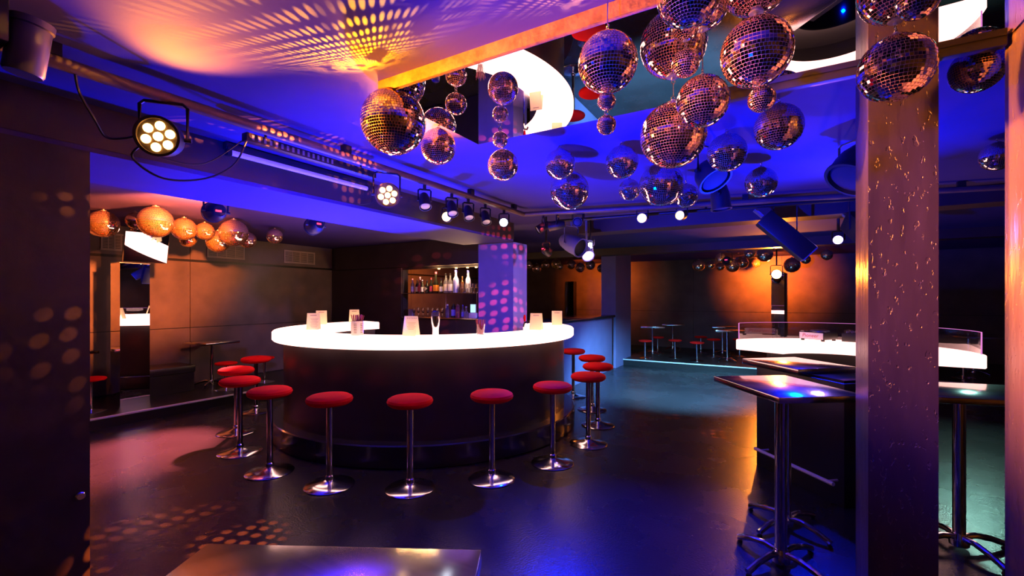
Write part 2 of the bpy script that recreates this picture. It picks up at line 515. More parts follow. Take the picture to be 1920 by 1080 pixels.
# ---- bar stools
st0 = thing('bar_stool', 'x', 'stool')
obj('seat', lathe(NB(), [(0, .715), (.12, .716), (.168, .724), (.192, .742), (.198, .762), (.190, .782), (.165, .797), (.11, .806), (0, .810)], 40), M_RED, st0, True, 'red felt seat')
obj('pole', lathe(NB(), [(.027, .03), (.027, .70), (.06, .708), (.10, .716), (0, .716)], 24), M_CHROME, st0)
obj('base', lathe(NB(), [(0, 0), (.212, 0), (.214, .006), (.205, .013), (.13, .024), (.06, .042), (.036, .056), (0, .056)], 48), M_BRUSH, st0)
obj('collar', lathe(NB(), [(.034, .05), (.036, .052), (.036, .085), (.028, .095), (0, .095)], 24), M_CHROME, st0)
STO = [((-6.555, 3.791), 'red-seated chrome bar stool farthest back on the left of the bar'),
       ((-5.753, 3.084), 'red-seated chrome bar stool second from the back on the left of the bar'),
       ((-4.985, 2.711), 'red-seated chrome bar stool third from the back on the left of the bar'),
       ((-4.176, 2.548), 'red-seated chrome bar stool before the left edge of the dark bar front'),
       ((-3.424, 2.635), 'red-seated chrome bar stool below the perforated straw holder'),
       ((-2.763, 2.946), 'red-seated chrome bar stool nearest the viewer, below the menu card with a heading'),
       ((-2.266, 3.482), 'red-seated chrome bar stool below the glass of straws'),
       ((-1.959, 4.128), 'red-seated chrome bar stool before the right edge of the dark bar front'),
       ((-1.867, 4.877), 'red-seated chrome bar stool, nearest of the four along the right of the bar'),
       ((-2.033, 5.654), 'red-seated chrome bar stool, second of the four along the right of the bar'),
       ((-2.389, 6.391), 'red-seated chrome bar stool, third of the four along the right of the bar'),
       ((-2.966, 7.057), 'red-seated chrome bar stool, farthest of the four along the right, before the blue counter')]
for i, ((x, y), lb) in enumerate(STO):
    if i == 0:
        st0.location = (x, y, 0); st0['label'] = lb; st0['group'] = 'bar stools around the round bar'
    else:
        copy_tree(st0, (x, y, 0), i * 0.7, lb, 'bar stools around the round bar')


# ---- things on the counter
def menu_card(x, y, label, face, lines, heading=None):
    t = thing('menu_card', label, 'menu', (x, y, 1.2605), face, 'menu cards on the bar')
    W, Hh, D = 0.15, 0.205, 0.055
    for sgn in (-1, 1):
        bm = NB()
        a = [(-W / 2, sgn * D, 0), (W / 2, sgn * D, 0), (W / 2, 0, Hh), (-W / 2, 0, Hh)]
        th = 0.0012 * sgn
        lo = [bm.verts.new(p) for p in a]
        hi = [bm.verts.new((p[0], p[1] + th, p[2])) for p in a]
        bm.faces.new(lo); bm.faces.new(hi[::-1])
        for k in range(4):
            bm.faces.new((lo[k], lo[(k + 1) % 4], hi[(k + 1) % 4], hi[k]))
        obj('leaf', bm, M_PAPER, t, False)
    tilt = math.atan2(D, Hh)

    def onface(u, v, su, sv):
        bm = NB()
        z = v * Hh
        yy = -D * (1 - v) - 0.0022
        box(bm, (u * W, yy, z), (su * W, 0.0006, sv * Hh))
        return bm
    for k in range(lines):
        obj('print_line', onface(0.10, 0.66 - k * 0.065, 0.62 - 0.1 * (k % 3), 0.012), M_INK, t, False)
    if heading:
        cu = bpy.data.curves.new('heading', 'FONT')
        cu.body = heading; cu.size = 0.022; cu.align_x = 'CENTER'; cu.space_character = 1.4
        tmp = bpy.data.objects.new('tmp', cu)
        COL.objects.link(tmp)
        dg = bpy.context.evaluated_depsgraph_get()
        me = bpy.data.meshes.new_from_object(tmp.evaluated_get(dg))
        bpy.data.objects.remove(tmp)
        me.materials.clear(); me.materials.append(M_INK)
        o = obj('heading', me, M_INK, t)
        o.location = (0.012, -D * 0.14 - 0.003, 0.86 * Hh)
        o.rotation_euler = (R_(90) - tilt, 0, 0)
    else:
        obj('heading', onface(0.0, 0.86, 0.5, 0.035), M_INK, t, False)
    return t


menu_card(-5.93, 4.42, 'cream menu card standing farthest left on the bar', R_(48), 0)
menu_card(-5.036, 3.64, 'cream menu card with many printed lines, second from the left', R_(42), 9)
menu_card(-5.95, 5.05, 'cream menu card at the far back left of the glowing counter', R_(40), 0)
menu_card(-3.338, 3.575, 'cream menu card with a spaced heading at the front middle of the bar', R_(18), 6, 'KATANA')
menu_card(-2.606, 5.02, 'cream menu card, nearer of the two at the right end of the counter', R_(12), 0)
menu_card(-2.80, 6.05, 'white menu card, farther of the two at the right end of the counter', R_(25), 0)

t = thing('straw_holder', 'perforated steel straw holder on the front left of the counter', 'straw holder', (-3.877, 3.33, 1.2605))
M_SATIN = mat('satin_steel', (0.75, 0.66, 0.55), 0.55, 0.6)
obj('cup', lathe(NB(), [(0, 0), (.064, 0), (.064, .15), (.060, .15), (.060, .006), (0, .006)], 32), M_SATIN, t)
hb = NB()
for row in range(6):
    for g in range(6):
        for k in (-1, 0, 1):
            a = g * 2 * pi / 6 + k * 0.16
            lathe(hb, [(.0042, 0), (.0042, .001), (0, .001)], 8, dirm((.0638 * math.cos(a), .0638 * math.sin(a), .03 + row * .018), (math.cos(a), math.sin(a), 0)))
obj('perforations', hb, M_BLACK, t, kind='stuff')
for i in range(26):
    a = i * 2.399; rr = .052 * math.sqrt((i + .5) / 26)
    sb = rod(NB(), (rr * math.cos(a) * .55, rr * math.sin(a) * .55, 0), (rr * math.cos(a) * 1.35, rr * math.sin(a) * 1.35, .20 + .006 * (i % 3)), .003, 6)
    tag(obj('straw', sb, M_STRAW, loc=(-3.877, 3.33, 1.268)), 'thin dark red straw in the perforated steel holder', 'straw', 'straws in the perforated holder')
t = thing('straw_glass', 'small clear glass full of straws on the front right of the counter', 'glass', (-2.79, 4.06, 1.2605))
obj('glass_wall', lathe(NB(), [(0, 0), (.042, 0), (.050, .115), (.047, .115), (.040, .008), (0, .008)], 32), M_GLASS, t)
for i in range(18):
    a = i * 2.399; rr = .036 * math.sqrt((i + .5) / 18)
    sb = rod(NB(), (rr * math.cos(a) * .7, rr * math.sin(a) * .7, 0), (rr * math.cos(a) * 1.6, rr * math.sin(a) * 1.6, .145 + .006 * (i % 3)), .003, 6)
    tag(obj('straw', sb, M_STRAW, loc=(-2.79, 4.06, 1.270)), 'thin dark red straw in the small clear glass', 'straw', 'straws in the clear glass')
t = thing('cocktail_shaker', 'tall chrome cocktail shaker with a dark cap on the counter', 'shaker', (-3.129, 3.72, 1.2605))
obj('cup', lathe(NB(), [(0, 0), (.030, 0), (.032, .004), (.040, .10), (.046, .20), (.046, .205), (0, .205)], 36), M_CHROME, t)
obj('cap', lathe(NB(), [(.046, .205), (.046, .225), (.040, .250), (.022, .262), (0, .264)], 36), mat('shaker_cap', (0.06, 0.05, 0.12), 0.25), t)
# bar tap by the column
t = thing('beer_tap', 'small chrome tap with a red handle at the back right of the bar', 'tap', (-3.30, 5.95, 0.9))
obj('stem', sweep(NB(), [(0, 0, 0), (0, 0, .32), (.02, -.01, .38), (.07, -.03, .40), (.10, -.045, .37)], .014), M_CHROME, t)
obj('handle', lathe(NB(), [(0, 0), (.012, 0), (.02, .06), (.012, .10), (0, .10)], 16, Matrix.Translation((.02, -.01, .40))), M_RED, t)

# ================================================================ BACK BAR: shelves, bottles, glasses
sh = thing('bottle_shelf', 'two glass shelves set in the opening behind the bar', 'shelf', (-5.54, 7.08, 0))
obj('shelf_board', box(NB(), (0, 0, 1.745), (2.44, 0.24, 0.018), bev=.003), M_GLASS, sh)
obj('shelf_board', box(NB(), (0, 0, 1.255), (2.44, 0.26, 0.03), bev=.003), M_BRUSH, sh)
obj('post', rod(NB(), (-.2, 0.06, 1.272), (-.2, 0.06, 1.735), .008), M_CHROME, sh)
obj('post', rod(NB(), (.55, 0.06, 1.272), (.55, 0.06, 1.735), .008), M_CHROME, sh)
obj('lamp_rail', box(NB(), (0, -.06, 2.255), (2.44, .05, .03)), M_LAMPB, sh)
for x in (-.28, .15, .42, .62, .85):
    dl = obj('downlight', lathe(NB(), [(0, 0), (.022, .002), (.026, .02), (0, .02)], 16, Matrix.Translation((x, -.06, 2.221))), E_WARM, sh)
    ld = bpy.data.lights.new('downlight_bulb', 'POINT')
    ld.energy = 13; ld.color = (1, .55, .22); ld.shadow_soft_size = .03
    lo = bpy.data.objects.new('downlight_bulb', ld); COL.objects.link(lo); lo.location = (-5.54 + x, 6.97, 2.19)


def glassmat(name, col, rough=0.05):
    return mat(name, col, rough, trans=0.85)


GB = dict(amber=glassmat('amber_bottle_glass', (.55, .22, .05)), clear=glassmat('clear_bottle_glass', (.9, .92, .95)),
          dark=mat('dark_bottle_glass', (.02, .022, .015), .08), frost=mat('frosted_bottle', (.55, .55, .80), .45, trans=.3),
          violet=glassmat('violet_bottle_glass', (.5, .4, .8)), pinkg=glassmat('pink_bottle_glass', (.7, .25, .35)))
LBM = dict(white=mat('label_white', (.85, .78, .70), .6), orange=mat('label_orange', (.85, .30, .03), .6), red=mat('label_red', (.55, .05, .10), .6),
           blue=mat('label_blue', (.25, .25, .75), .6), cream=mat('label_cream', (.90, .80, .55), .6))
CAPM = dict(black=M_BLACK, red=LBM['red'], white=LBM['white'], gold=mat('gold_cap', (.7, .5, .15), .3, 1.0), blue=mat('blue_cap', (.05, .06, .6), .4))


def bottle(x, z, h, r, glass, lab, cap, label, y=7.05, neck=.34, square=False):
    t = thing('bottle', label, 'bottle', (x, y, z), 0, 'bottles behind the bar')
    nb = h * (1 - neck)
    prof = [(0, 0), (r * .95, 0), (r, .008), (r, nb * .82), (r * .85, nb * .95), (r * .42, nb * 1.1), (r * .34, h * .93), (0, h * .93)]
    obj('glass_body', lathe(NB(), prof, 4 if square else 20, Matrix.Rotation(pi / 4, 4, 'Z')), GB[glass], t)
    if lab:
        obj('paper_label', lathe(NB(), [(r + .0005, nb * .15), (r + .0015, nb * .15), (r + .0015, nb * .68), (r + .0005, nb * .68)], 4 if square else 20, Matrix.Rotation(pi / 4, 4, 'Z')), LBM[lab], t)
    obj('cap', lathe(NB(), [(r * .36, h * .90), (r * .40, h * .91), (r * .40, h), (0, h)], 14), CAPM[cap], t)
    return t


def shx(px):   # place along the shelf, metres
    return -6.774 + (px - 755) / 142 * 1.92


US = 1.7545
bottle(shx(772), US, .30, .038, 'violet', 'blue', 'white', 'violet bottle with pale blue label, leftmost on the upper shelf')
bottle(shx(778), US, .28, .036, 'dark', 'white', 'black', 'dark bottle with white label beside the leftmost violet bottle', 7.10)
bottle(shx(787), US, .33, .044, 'pinkg', 'red', 'white', 'tall pinkish bottle with a red label band on the upper shelf')
bottle(shx(793), US, .27, .036, 'dark', 'white', 'white', 'dark bottle with a narrow upright white label', 7.03)
bt = bottle(shx(801), US, .25, .040, 'dark', None, 'black', 'black bottle bearing a pale triangle')
tri = NB()
prism(tri, [(-.034, -.045), (.042, 0), (-.034, .045)], 0, .002)
to = obj('triangle_mark', tri, LBM['cream'], bt, False); to.rotation_euler = (R_(90), 0, 0); to.location = (0, -.0405, .085)
bottle(shx(809), US, .30, .038, 'dark', 'red', 'red', 'dark bottle with red checked label right of the triangle bottle')
bottle(shx(818), US, .42, .054, 'dark', 'orange', 'red', 'tallest dark bottle with a square orange label', 7.05, .45, True)
bottle(shx(828), US, .28, .038, 'dark', 'cream', 'black', 'dark bottle with a glowing cream label')
bottle(shx(837), US, .38, .044, 'clear', 'cream', 'black', 'slim clear bottle with a tall cream printed label')
bottle(shx(845), US, .38, .044, 'clear', 'white', 'black', 'slim clear bottle with pink-lit white label')
bottle(shx(857), US, .44, .056, 'frost', None, 'blue', 'large frosted bottle with blue neck, left one', 7.02)
bottle(shx(864), US, .32, .036, 'amber', None, 'gold', 'thin amber bottle between the two frosted bottles', 7.10)
bottle(shx(873), US, .43, .052, 'frost', None, 'blue', 'large frosted bottle with blue neck, right one', 7.12)
# small tumblers, two tiers
tum = thing('tumbler', 'x', 'glass')
obj('glass_wall', lathe(NB(), [(0, 0), (.030, 0), (.034, .085), (.031, .085), (.027, .01), (0, .01)], 18), M_GLASS, tum)
n = 0
for tier in range(2):
    for k in range(7):
        px = 862 + k * 6 + (3 if tier else 0)
        loc = (shx(px) + .01, 7.01, US + tier * .0875)
        lb = '%s clear tumbler from the left in the %s tier of stacked tumblers' % (ORD[k], ('lower', 'upper')[tier])
        if n == 0:
            tum.location = loc; tum['label'] = lb; tum['group'] = 'stacked tumblers on the upper shelf'
        else:
            copy_tree(tum, loc, 0, lb, 'stacked tumblers on the upper shelf')
        n += 1
gl = thing('stem_glass', 'x', 'glass')
obj('bowl', lathe(NB(), [(.004, .075), (.028, .095), (.034, .13), (.030, .185), (.028, .185), (.032, .13), (.026, .098), (0, .082)], 20), M_GLASS, gl)
obj('stem', lathe(NB(), [(.0035, .006), (.0035, .076), (0, .078)], 10), M_GLASS, gl)
obj('foot', lathe(NB(), [(0, 0), (.030, 0), (.030, .003), (.005, .008), (0, .008)], 20), M_GLASS, gl)
LS = 1.2705
for k in range(13):
    loc = (shx(777 + k * 4.6), 7.02 + .06 * (k % 2), LS)
    lb = '%s clear stem glass from the left in the lower shelf row' % ORD[k]
    if k == 0:
        gl.location = loc; gl['label'] = lb; gl['group'] = 'stem glasses on the lower shelf'
    else:
        copy_tree(gl, loc, 0, lb, 'stem glasses on the lower shelf')
bottle(shx(841), LS, .26, .046, 'violet', None, 'white', 'violet carafe-like bottle at the right end of the stem glasses', 7.03, .3)
bottle(shx(851), LS, .27, .050, 'dark', 'blue', 'black', 'squat dark jar with blue sides on the lower shelf', 7.05, .15)
bottle(shx(859), LS, .27, .048, 'pinkg', None, 'black', 'squat reddish jar beside the squat dark jar', 7.04, .12)
bottle(shx(866), LS, .25, .030, 'clear', 'blue', 'blue', 'small clear bottle with blue cap on the lower shelf', 7.08)
bottle(shx(874), LS, .22, .045, 'clear', None, 'white', 'round clear decanter on the lower shelf', 7.04, .45)
t = thing('napkin_box', 'small blue lattice box at the left end of the lower shelf', 'box', (shx(770), 7.05, LS))
obj('body', box(NB(), (0, 0, .075), (.12, .08, .15), bev=.004), LBM['blue'], t)
for i in (-1, 0, 1):
    obj('bar', box(NB(), (i * .04, -.042, .075), (.008, .006, .15)), M_LAMPG, t, False)
t = thing('payment_terminal', 'small lit screen on a purple stand at the right end of the shelf', 'screen', (shx(886), 7.03, LS))
obj('stand', box(NB(), (.03, .0, .05), (.17, .12, .10), bev=.006), M_PLASTW, t)
obj('casing', box(NB(), (.03, -.02, .185), (.135, .03, .17), bev=.006), M_LAMPG, t)
obj('screen', box(NB(), (.03, -.037, .185), (.115, .004, .15)), E_SCREEN, t, False)

# ================================================================ LOW COUNTER NEXT TO THE BAR
lc = thing('low_counter', 'blue-lit straight counter with dark top running to the slim column', 'counter', (-3.62, 8.65, 0))
obj('body', box(NB(), (0, .1, .60), (.58, 2.95, 1.20), bev=.004), M_COLP, lc)
obj('top', box(NB(), (0, .1, 1.23), (.70, 3.05, .055), bev=.006), M_STEP, lc)
obj('end_post', box(NB(), (.18, 1.62, .60), (.22, .09, 1.2)), M_BLACK, lc)

# ================================================================ STANDING TABLES


def star_foot(t, x, y, h, arm=.30, r=.034, rot=0.0):
    obj('pole', lathe(NB(), [(r, .06), (r, h), (0, h)], 24, Matrix.Translation((x, y, 0))), M_CHROME, t)
    obj('hub', lathe(NB(), [(0, .02), (r * 1.5, .02), (r * 1.6, .05), (r * 1.1, .10), (0, .10)], 24, Matrix.Translation((x, y, 0))), M_CHROME, t)
    for k in range(4):
        a = rot + k * pi / 2
        c_, s_ = math.cos(a), math.sin(a)
        pts = [(x + c_ * d, y + s_ * d, z) for d, z in ((r * .6, .075), (arm * .35, .082), (arm * .7, .062), (arm, .030))]
        fo = obj('foot_arm', sweep(NB(), pts, .019, 10), M_CHROME, t)
        obj('glide', lathe(NB(), [(0, 0), (.017, 0), (.015, .014), (0, .014)], 12, Matrix.Translation((x + c_ * arm * .97, y + s_ * arm * .97, 0))), M_BLACK, fo)


def table_top(t, cx_, cy_, w_, d_, z, rz):
    obj('table_top', box(NB(), (cx_, cy_, z - .019), (w_, d_, .038), rz, bev=.003), M_BRUSH, t)


a1 = math.atan2(.817, -.577)
t = thing('standing_table', 'brushed steel standing table on two chrome poles left of the rough column', 'table', (.02, 3.57, 0))
table_top(t, 0, 0, .735, .565, 1.07, a1)
star_foot(t, -.01, -.29, 1.03, rot=a1 + .35)
star_foot(t, .03, .26, 1.03, r=.026, rot=a1 + .35)
a2 = math.atan2(.879 - .568, -.6 + 1.183)
c2 = Vector((-.8915 + math.sin(a2) * .33, .7235 - math.cos(a2) * .33, 0))
t = thing('standing_table', 'brushed steel standing table whose top is cut by the bottom edge', 'table', c2)
table_top(t, 0, 0, .66, .66, 1.07, a2)
star_foot(t, 0, 0, 1.03, rot=a2)
t = thing('standing_table', 'dark steel standing table seen between the two rough columns', 'table', (1.03, 4.10, 0))
table_top(t, .05, 0, .72, .60, 1.05, .25)
star_foot(t, 0, 0, 1.01, rot=.5)
t = thing('standing_table', 'small standing table with bluish edge behind the right gap', 'table', (2.15, 5.35, 0))
table_top(t, 0, 0, .70, .60, 1.10, .1)
star_foot(t, 0, 0, 1.06, rot=.3)

# dark counter block with steel top and foot rail
u = Vector((.66, -.75, 0)).normalized()
v = Vector((.75, .66, 0)).normalized()
ang = math.atan2(u.y, u.x)
bl = thing('counter_block', 'black solid counter block with steel top before the record booth', 'counter', (-.20, 5.11, 0), ang)
obj('body', box(NB(), (.48, .34, .49), (.96, .66, .98), bev=.004), M_BLACK, bl)
obj('table_top', box(NB(), (.27, .215, 1.02), (.70, .61, .055), bev=.003), M_BRUSH, bl)
obj('plinth', box(NB(), (.48, .34, 1.0 - .012), (.90, .60, .024)), M_BLACK, bl)
fr = obj('foot_rail', rod(NB(), (.10, -.09, .20), (.96, -.09, .20), .016), M_NOSE, bl)
for x in (.16, .90):
    obj('bracket', rod(NB(), (x, -.09, .20), (x, .02, .20), .010), M_NOSE, fr)

# ================================================================ RECORD BOOTH
DC = (.526, 5.909)
dj = thing('record_booth', 'curved glowing booth counter with clear guard beyond the tables', 'booth', (*DC, 0))
obj('counter_slab', arc_slab(NB(), (0, 0), .55, 1.13, 1.0, 1.13, -4, 152, 72, .010), E_DJ, dj, True, 'backlit white counter')
obj('guard', arc_slab(NB(), (0, 0), 1.095, 1.103, 1.131, 1.335, -3, 151.5, 72), M_ACRYL, dj, True, 'clear acrylic guard')
obj('guard_rim', arc_slab(NB(), (0, 0), 1.094, 1.104, 1.335, 1.339, -3, 151.5, 72), E_RIM, dj, True, 'upper edge of the guard with painted glow')
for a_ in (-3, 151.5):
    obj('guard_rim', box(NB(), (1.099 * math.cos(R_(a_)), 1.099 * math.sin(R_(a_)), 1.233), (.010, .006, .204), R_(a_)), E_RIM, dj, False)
obj('booth_front', arc_slab(NB(), (0, 0), .80, .86, 0.0, .998, 24, 140, 60), M_BLACK, dj, True, 'black curved front')
obj('inner_shelf', arc_slab(NB(), (0, 0), .40, .80, .70, .72, 20, 145, 48), M_BLACK, dj)
cd = thing('disc_player', 'flat disc player with a pale lettered side on the booth counter', 'disc player', (.463, 6.562, 1.1305), math.atan2(.83, .56))
CW, CD_, CH = .28, .30, .085
obj('body', box(NB(), (CW / 2, CD_ / 2, .02 + CH / 2), (CW, CD_, CH), bev=.004), M_LAMPB, cd)
obj('side_plate', box(NB(), (-.001, CD_ / 2, .02 + CH / 2), (.004, CD_ - .02, CH - .008)), M_PLASTW, cd, False, 'pale side plate')
jw = obj('jog_wheel', lathe(NB(), [(0, 0), (.105, 0), (.105, .012), (.095, .022), (.06, .024), (0, .024)], 40, Matrix.Translation((CW / 2, .13, .105))), M_LAMPG, cd)
obj('wheel_plate', lathe(NB(), [(0, 0), (.07, 0), (.07, .003), (0, .003)], 32, Matrix.Translation((CW / 2, .13, .129))), M_BLACK, jw)
obj('display', box(NB(), (CW / 2, .30, .109), (.14, .05, .008)), M_LAMPG, cd, False)
for x, y in ((.03, .03), (CW - .03, .03), (.03, CD_ - .03), (CW - .03, CD_ - .03)):
    obj('rubber_foot', lathe(NB(), [(0, 0), (.02, 0), (.02, .021), (0, .021)], 14, Matrix.Translation((x, y, 0))), M_BLACK, cd)
cu = bpy.data.curves.new('lettering', 'FONT'); cu.body = 'Pioneer'; cu.size = .062; cu.align_x = 'CENTER'; cu.shear = .15
tmp = bpy.data.objects.new('tmp', cu); COL.objects.link(tmp)
me = bpy.data.meshes.new_from_object(tmp.evaluated_get(bpy.context.evaluated_depsgraph_get())); bpy.data.objects.remove(tmp)
me.materials.clear(); me.materials.append(LBM['red'])
lt = obj('lettering', me, None, cd); lt.location = (-.0042, CD_ / 2 + .01, .045); lt.rotation_euler = (R_(90), 0, R_(-90))
mxr = thing('sound_mixer', 'black mixer with rows of knobs beside the disc player', 'mixer', (.85, 6.72, 1.1305), R_(-20))
obj('body', box(NB(), (0, 0, .06), (.32, .36, .10), bev=.004), M_LAMPB, mxr)
for i in range(6):
    for j in range(4):
        obj('knob', lathe(NB(), [(.011, 0), (.009, .018), (0, .018)], 10, Matrix.Translation((-.125 + i * .05, -.10 + j * .075, .1095))), M_LAMPG, mxr)
# ================================================================ LOUNGE TABLES AND LOW STOOLS
ls0 = thing('low_stool', 'x', 'stool')
obj('seat', lathe(NB(), [(0, .405), (.11, .406), (.15, .414), (.165, .432), (.158, .448), (.12, .456), (0, .458)], 32), M_RED, ls0)
obj('pole', lathe(NB(), [(.022, .02), (.022, .395), (.08, .406), (0, .406)], 18), M_CHROME, ls0)
obj('base', lathe(NB(), [(0, 0), (.165, 0), (.166, .006), (.10, .018), (.04, .035), (0, .035)], 36), M_BRUSH, ls0)
LST = [((-7.884, 2.35), 'low red stool on the left platform beside the dark pillar'),
       ((-7.842, 4.041), 'low red stool on the left platform just behind the bar stools'),
       ((-7.95, 4.75), 'low red stool farther along the left platform behind the bar stools'),
       ((-7.75, 5.55), 'low red stool on the left platform closest to the black bar wall'),
       ((-2.886, 11.482), 'low red stool leftmost at the front of the far platform'),
       ((-2.848, 12.645), 'low red stool behind the leftmost one on the far platform'),
       ((-2.262, 11.968), 'low red stool second from the left along the far platform front'),
       ((-1.695, 11.626), 'low red stool alone in the middle of the far platform front'),
       ((-1.85, 13.35), 'low red stool at the back middle of the far platform'),
       ((-1.45, 12.70), 'low red stool beneath the right pair of lounge tables'),
       ((-.872, 13.029), 'low red stool half hidden behind the glowing booth end'),
       ((3.0, 11.7), 'low red stool seen past the right end of the booth')]
for i, ((x, y), lb) in enumerate(LST):
    if i == 0:
        ls0.location = (x, y, .1445); ls0['label'] = lb; ls0['group'] = 'low lounge stools'
    else:
        copy_tree(ls0, (x, y, .1445), i, lb, 'low lounge stools')
lt0 = thing('lounge_table', 'x', 'table')
table_top(lt0, 0, 0, .60, .60, .76, 0)
star_foot(lt0, 0, 0, .73, arm=.26, r=.026, rot=.6)
LTB = [((-8.44, 4.112), .15, 'square lounge table alone before the left wall boards'),
       ((-8.60, 2.25), .1, 'square lounge table beside the dark pillar on the left platform'),
       ((-2.902, 12.30), .25, 'square lounge table leftmost on the far platform'),
       ((-2.65, 13.65), .25, 'square lounge table at the back left of the far platform'),
       ((-1.30, 13.30), .25, 'square lounge table at the back, left of the booth'),
       ((-1.05, 11.80), .25, 'square lounge table at the front, left of the booth'),
       ((3.3, 12.3), .2, 'square lounge table seen past the right end of the booth')]
for i, ((x, y), rz, lb) in enumerate(LTB):
    if i == 0:
        lt0.location = (x, y, .1445); lt0.rotation_euler = (0, 0, rz); lt0['label'] = lb; lt0['group'] = 'lounge tables on the platforms'
    else:
        copy_tree(lt0, (x, y, .1445), rz, lb, 'lounge tables on the platforms')
# dark bench on the left platform
bn = thing('bench', 'dark low bench along the left wall between the mirror pillar and table', 'bench', (-8.50, 3.42, .1445))
obj('seat', box(NB(), (0, 0, .36), (.55, .70, .12), bev=.02), M_BLACK, bn)
obj('box_base', box(NB(), (.02, 0, .15), (.48, .66, .298)), M_BLACK, bn)
obj('end_panel', box(NB(), (.02, -.37, .26), (.50, .05, .52)), M_BLACK, bn)

# ================================================================ MIRROR PILLARS
mp_ = thing('mirror_pillar', 'narrow mirror-clad pillar on the left platform reflecting the bar', 'mirror', (-8.05, 2.84, .1445))
obj('core', box(NB(), (0, 0, 1.0), (.30, .34, 2.0)), M_LAMPB, mp_)
obj('mirror_face', box(NB(), (.154, 0, 1.0), (.006, .34, 2.0)), M_MIRROR, mp_, False)
obj('mirror_face', box(NB(), (0, -.174, 1.0), (.314, .006, 2.0)), M_MIRROR, mp_, False)
obj('cap', box(NB(), (0, 0, 2.005), (.32, .36, .01)), M_PLASTW, mp_)
tm = thing('tilted_mirror', 'slanted square mirror hung above the mirror pillar', 'mirror', (0, 0, 0))
P0 = Vector((-7.75, 2.92, 2.37))
n_ = ((Vector((0, 0, 1.66)) - P0).normalized() + (Vector((-5.35, 3.45, 1.24)) - P0).normalized()).normalized()
tmm = dirm(P0, n_)
obj('mirror_face', box(NB(), (0, 0, 0), (.50, .42, .012), mtx=tmm), M_MIRROR, tm, False)
obj('backing', box(NB(), (0, 0, -.018), (.52, .44, .024), mtx=tmm), M_LAMPB, tm, False)
obj('hanger', rod(NB(), P0 - n_ * .03, (P0.x - .15, P0.y, 2.80), .008), M_CHROME, tm)
for (x, y, lb) in ((-.03, 14.2, 'narrow mirror-clad pillar against the far amber wall behind the booth'), (-6.05, 14.2, 'narrow mirror-clad pillar far back beyond the low counter')):
    m2 = thing('mirror_pillar', lb, 'mirror', (x, y, 0.1445 if x > -4 else 0))
    obj('core', box(NB(), (0, 0, 1.1), (.28, .24, 2.2)), M_LAMPB, m2)
    obj('mirror_face', box(NB(), (0, -.124, 1.1), (.30, .006, 2.2)), M_MIRROR, m2, False)

# ================================================================ VENTS on the left wall
for (y0, y1, lb) in ((2.80, 3.12, 'slatted vent grille high on the left wall, nearest the dark pillar'), (4.30, 4.95, 'wide slatted vent grille high on the left wall behind the mirror balls'),
                     (5.79, 6.50, 'slatted vent grille high on the left wall near the bar corner')):
    vt = thing('vent_grille', lb, 'vent', (XL + .026, (y0 + y1) / 2, 2.53))
    L = y1 - y0
    fb = NB()
    for zz in (-.125, .125):
        box(fb, (.008, 0, zz), (.016, L + .03, .02))
    for yy in (-L / 2, L / 2):
        box(fb, (.008, yy, 0), (.016, .02, .25))
    obj('frame', fb, M_VENT, vt, False)
    obj('backing', box(NB(), (.001, 0, 0), (.002, L, .24)), M_BLACK, vt, False)
    for k in range(10):
        obj('slat', box(NB(), (.009, 0, -.105 + k * .0235), (.012, L - .02, .011)), M_VENT, vt, False)
    for k in range(1, 4):
        obj('mullion', box(NB(), (.012, -L / 2 + k * L / 4, 0), (.010, .010, .235)), M_VENT, vt, False)

# ================================================================ MIRROR BALLS


def ball_meshes(rows, seed):
    rng = random.Random(seed)
    bm = NB()
    dth = pi / rows
    for i in range(rows):
        th = (i + .5) * dth
        nseg = max(4, int(round(2 * pi * math.sin(th) / dth)))
        dph = 2 * pi / nseg
        off = rng.random() * dph
        for k in range(nseg):
            ph = off + k * dph
            nrm = Vector((math.sin(th) * math.cos(ph), math.sin(th) * math.sin(ph), math.cos(th)))
            e1 = Vector((-math.sin(ph), math.cos(ph), 0))
            e2 = nrm.cross(e1)
            tl = Vector((rng.gauss(0, .012), rng.gauss(0, .012), 0))
            n2 = (nrm + e1 * tl.x + e2 * tl.y).normalized()
            e1 = (e1 - n2 * e1.dot(n2)).normalized(); e2 = n2.cross(e1)
            hw = math.sin(th) * dph / 2 * .87
            hw = max(hw, dth * .2)
            hh = dth / 2 * .87
            hwt = hw * (math.sin(max(th - dth / 2, .02)) / math.sin(th)) if i else hw * .3
            hwb = hw * (math.sin(min(th + dth / 2, pi - .02)) / math.sin(th)) if i < rows - 1 else hw * .3
            c = nrm * 1.0
            vv = [c + e1 * hwb - e2 * -hh * 1, c - e1 * hwb - e2 * -hh, c - e1 * hwt - e2 * hh, c + e1 * hwt - e2 * hh]
            fs = [bm.verts.new(p) for p in vv]
            f_ = bm.faces.new(fs)
            f_.normal_update()
            if f_.normal.dot(nrm) < 0:
                f_.normal_flip()
    me = bpy.data.meshes.new('mirror_tiles')
    bm.to_mesh(me); bm.free()
    me.materials.append(M_TILE)
    core = lathe(NB(), [(.988 * math.sin(pi * k / 24), -.988 * math.cos(pi * k / 24)) for k in range(25)], 40)
    return me, mesh_of('core', core, M_CORE)


BT = {'L': ball_meshes(38, 1), 'M': ball_meshes(30, 2), 'S': ball_meshes(19, 3)}
CAPME = mesh_of('hanging_cap', lathe(NB(), [(0, -.01), (.20, -.02), (.20, .05), (.06, .07), (.06, .14), (0, .14)], 16), M_LAMPG)


